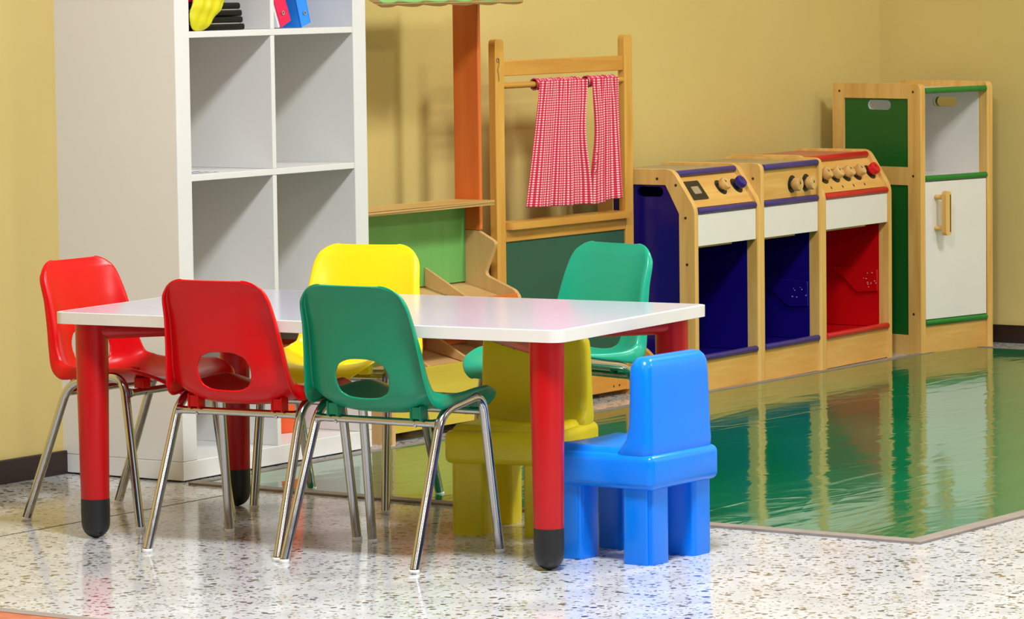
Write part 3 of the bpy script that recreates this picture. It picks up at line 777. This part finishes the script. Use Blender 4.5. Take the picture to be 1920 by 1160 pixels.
def make_chair(label, mat):
    t = empty('school_chair', (0, 0, 0), 0, label, 'chair', GRP)
    sh = obj('seat_shell', chair_shell(), mat, t, smooth=180)
    sd = sh.modifiers.new('thickness', 'SOLIDIFY'); sd.thickness = .0055; sd.offset = 0
    sb = sh.modifiers.new('soft', 'SUBSURF'); sb.levels = 1; sb.render_levels = 1
    R = .0102
    for sgn in (-1, 1):
        yf, yt = .1635 * sgn, .154 * sgn
        pts = curve([(-.002, yf, .007), (.124, yt, .322), (.284, yt, .345), (.332, yf, .007)], .042, 9)
        bm = BM(); tube(bm, pts, R, 14); lg = obj('leg_loop', bm, 'chrome', t)
        for x in (-.003, .3325):
            bm = BM(); lathe(bm, [(0, 0), (.0102, 0), (.0114, .003), (.0114, .0065), (.0103, .0085), (0, .0085)], 18, Matrix.Translation((x, yf, 0))); obj('foot_cap', bm, 'cap', lg)
    for x, z in ((.112, .298), (.298, .306)):
        bm = BM(); y = .1505; tube(bm, [(x, -y, z), (x, -y + .012, z), (x, -y + .022, z), (x, y - .022, z), (x, y - .012, z), (x, y, z)], [.011, .0085, .0082, .0082, .0085, .011], 12)
        cr = obj('cross_rail', bm, 'chrome', t)
        for y in (-.1, .1):
            bm = BM(); lathe(bm, [(0, .0022), (.003, .002), (.0042, 0), (.0042, -.004)], 12, axis_mtx((x, y, z - .0035), (-.8 if x < .2 else .8, 0, -.3)) @ Matrix.Translation((0, 0, .007))); obj('screw', bm, 'chrome', cr)
    for y in (-.105, .105):
        bm = BM(); box(bm, .098, .126, y - .014, y - .010, .304, .335); box(bm, .098, .126, y + .010, y + .014, .304, .335); box(bm, .1, .124, y - .0102, y + .0102, .307, .332); obj('lug', bm, mat, sh, bevel=.001)
        bm = BM(); box(bm, .285, .311, y - .014, y + .014, .3135, .338); obj('lug', bm, mat, sh, bevel=.002)
    return t
CH = [('red school chair at the left end of the table, by the wall', 'red_plastic', (-1.021, 9.036), -34.06, 1.0),
      ('red school chair seen from behind at the near side of the table', 'red_plastic', (-.645, 8.303), 62.2, 1.0),
      ('green school chair seen from behind beside the red one', 'green_plastic_shaded', (-.346, 8.115), 58.3, 1.0),
      ('yellow school chair with chrome legs at the far side of the table', 'yellow_plastic', (-.333, 9.309), -110.5, 1.01),
      ('green school chair behind the yellow toddler chair, far side of table', 'green_plastic_lit', (.256, 9.205), -137.4, 1.015)]
base_chair = None
for lb, mt, xy, hd_, sc in CH:
    if base_chair is None: c = base_chair = make_chair(lb, mt)
    else:
        c = copy_tree(base_chair)
        def recol(o):
            if o.type == 'MESH' and (o.name.startswith('seat_shell') or o.name.startswith('lug')):
                o.material_slots[0].link = 'OBJECT'; o.material_slots[0].material = M[mt]
            for k in o.children: recol(k)
        recol(c)
    c.location = (xy[0], xy[1], 0); c.rotation_euler = (0, 0, math.radians(hd_)); c.scale = (sc, sc, sc); c['label'] = lb

# ------------------------------------------------------------------ chunky toddler chairs (x right, y forward, origin at rear left foot corner)
def merge(bm, b2):
    me = bpy.data.meshes.new('t'); b2.to_mesh(me); b2.free(); bm.from_mesh(me); bpy.data.meshes.remove(me)
def make_toddler(label, mat):
    t = empty('toddler_chair', (0, 0, 0), 0, label, 'chair', 'chunky toddler chairs')
    Wd, Dp = .238, .25
    # skirt
    bm = BM(); rbox(bm, -.012, Wd + .012, -.012, Dp + .012, .158, .232, .016, 4); obj('skirt', bm, mat, t, smooth=60)
    # dished seat with raised rim
    bm = BM(); n = 22; g = []
    for j in range(n + 1):
        row = []
        for i in range(n + 1):
            u, v = i / n, j / n
            m = min(u, 1 - u, v, 1 - v)
            x = .0 + Wd * u; y = .0 + Dp * v
            r = max(0, .10 - m) / .10
            z = .248 - .020 * r ** 3 * (1.0)
            dish = .014 * (math.sin(PI * min(1, max(0, u))) ** .8) * (math.sin(PI * v) ** .8)
            row.append(bm.verts.new((x, y, z - dish)))
        g.append(row)
    for j in range(n):
        for i in range(n): bm.faces.new((g[j][i], g[j][i + 1], g[j + 1][i + 1], g[j + 1][i]))
    ret = bmesh.ops.extrude_face_region(bm, geom=bm.faces[:])
    for v in [e for e in ret['geom'] if isinstance(e, bmesh.types.BMVert)]: v.co.z = .222
    obj('seat', bm, mat, t, smooth=60)
    # back slab, flared into the seat
    bm = BM(); secs = []
    N = 28
    prof = [(.215, 0, .0, .030), (.232, -.006, -.004, .030), (.246, -.007, -.005, .020), (.262, -.006, -.004, .008), (.29, -.005, -.003, .002), (.34, -.004, -.002, 0), (.39, -.003, .0, 0), (.408, -.001, .001, -.001), (.420, .004, .004, -.004), (.428, .013, .010, -.010), (.431, .026, .019, -.018)]
    for z, ins, rear, fl in prof:
        x0, x1 = ins, Wd - ins; y0, y1 = .003 + rear, .056 + fl
        r = min(.02, (y1 - y0) / 2.05)
        dz = 0.004 if z > .42 else 0
        secs.append([bm.verts.new((p[0], p[1], z + (.004 * math.cos(2 * PI * (p[0] / Wd)) if z > .4 else 0))) for p in rrect(x0, x1, y0, y1, r, 6)])
    for a_, b_ in zip(secs, secs[1:]):
        m = len(a_)
        for k in range(m): bm.faces.new((a_[k], a_[(k + 1) % m], b_[(k + 1) % m], b_[k]))
    bm.faces.new(secs[0][::-1]); bm.faces.new(secs[-1])
    obj('backrest', bm, mat, t, smooth=60)
    # legs: square with a groove at the outer corner
    for sx in (0, 1):
        for sy in (0, 1):
            w = .073; gq = .0095
            pl = [(gq, 0), (w, 0), (w, w), (0, w), (0, gq), (gq, gq)]
            pl = roundpoly(pl, [.0035, .012, .012, .012, .0035, .002], 4)
            bm = BM(); lo = []; hi = []
            for p in pl:
                x = p[0] if sx == 0 else Wd - p[0]; y = p[1] if sy == 0 else Dp - p[1]
                cx = w / 2 if sx == 0 else Wd - w / 2; cy = w / 2 if sy == 0 else Dp - w / 2
                k = .97
                lo.append((cx + (x - cx) * k, cy + (y - cy) * k)); hi.append((x, y))
            va = [bm.verts.new((p[0] * .995 + .0005, p[1], 0.0)) for p in lo]; vb = [bm.verts.new((p[0], p[1], .006)) for p in hi]; vc = [bm.verts.new((p[0], p[1], .17)) for p in hi]
            m = len(va)
            for A, B in ((va, vb), (vb, vc)):
                for k in range(m): bm.faces.new((A[k], A[(k + 1) % m], B[(k + 1) % m], B[k]))
            bm.faces.new(va[::-1]); bm.faces.new(vc)
            obj('leg', bm, mat, t, smooth=50)
    return t
# blue: faces left (-S); rear edge on the S side
tc1 = make_toddler('chunky blue plastic toddler chair beside the front right table leg', 'toddler_blue')
bo = Vector((.282, 8.081, 0))           # near rear corner: local origin
# local x (right) and y (forward): forward = -S => heading; right of it = +F
ang = YW - math.radians(1.0)
tc1.rotation_euler = (0, 0, ang)        # x -> F, y -> -S
tc1.location = bo
tc2 = copy_tree(tc1)
def recol2(o):
    if o.type == 'MESH': o.material_slots[0].link = 'OBJECT'; o.material_slots[0].material = M['toddler_yellow']
    for k in o.children: recol2(k)
recol2(tc2)
tc2['label'] = 'chunky yellow plastic toddler chair under the right side of the table'
ya = math.radians(69)                   # direction front->back
yo = Vector((-.138, 8.586, 0)); Fy = Vector((math.cos(ya), math.sin(ya), 0)); Sy = Vector((math.sin(ya), -math.cos(ya), 0))
tc2.scale = (1.03, 1.0, 1.0)
tc2.location = yo + Fy * .25 + Sy * .243
tc2.rotation_euler = (0, 0, ya + PI / 2)   # y(forward) -> -Fy, x(right) -> -Sy

# ------------------------------------------------------------------ light
def area(name, f, s, z, sx, sy, power, col, tilt=None):
    l = bpy.data.lights.new(name, 'AREA'); l.shape = 'RECTANGLE'; l.size = sx; l.size_y = sy; l.energy = power; l.color = col
    o = bpy.data.objects.new(name, l); COL.objects.link(o); o.location = W(f, s, z); o.rotation_euler = (0, 0, YW)
    if tilt: o.matrix_world = Matrix.Translation(W(f, s, z)) @ Matrix.Rotation(YW, 4, 'Z') @ Matrix.Rotation(tilt, 4, 'X')
    return o
area('ceiling_lamp', -1.4, 2.75, 3.12, .5, .5, 195, (.91, .96, 1.0))
area('ceiling_lamp', 2.2, 2.9, 3.12, .5, .8, 112, (1, .985, .95))
area('ceiling_lamp', -4.6, 2.9, 3.12, .45, .8, 42, (1, .97, .92))
for f, p in ((-4.0, 32), (-.5, 42), (3.0, 130)):
    area('ceiling_lamp', f, 6.6, 3.12, .45, .9, p, (1, .985, .96))
# daylight from the windows on the open side of the room
area('window_light', -5.0, 9.3, 1.8, 6.0, 1.6, 40, (.72, .85, 1.0), math.radians(-90) + PI)
wd = bpy.data.worlds.new('room_fill'); SC.world = wd; wd.use_nodes = True
wd.node_tree.nodes['Background'].inputs[0].default_value = (.90, .95, 1.0, 1); wd.node_tree.nodes['Background'].inputs[1].default_value = .05

# ------------------------------------------------------------------ camera
f_px, pit, roll, Hc = 7362.4946, .085, -.0126, 1.228
right = Vector((1, 0, 0)); fwd = Vector((0, math.cos(pit), -math.sin(pit))); up = Vector((0, math.sin(pit), math.cos(pit)))
cr, sr = math.cos(roll), math.sin(roll)
r2 = right * cr + up * sr; u2 = -right * sr + up * cr
cam = bpy.data.cameras.new('camera'); co_ = bpy.data.objects.new('camera', cam); COL.objects.link(co_)
cam.sensor_width = 36; cam.sensor_fit = 'HORIZONTAL'; cam.lens = f_px / 1920 * 36; cam.clip_end = 60; cam.clip_start = .1
mw = Matrix((r2, u2, -fwd)).transposed().to_4x4(); mw.translation = Vector((0, 0, Hc)); co_.matrix_world = mw
SC.camera = co_
SC.view_settings.view_transform = 'Standard'; SC.view_settings.look = 'None'; SC.view_settings.gamma = 1.0; SC.view_settings.use_curve_mapping = False
SC.view_settings.exposure = -0.23
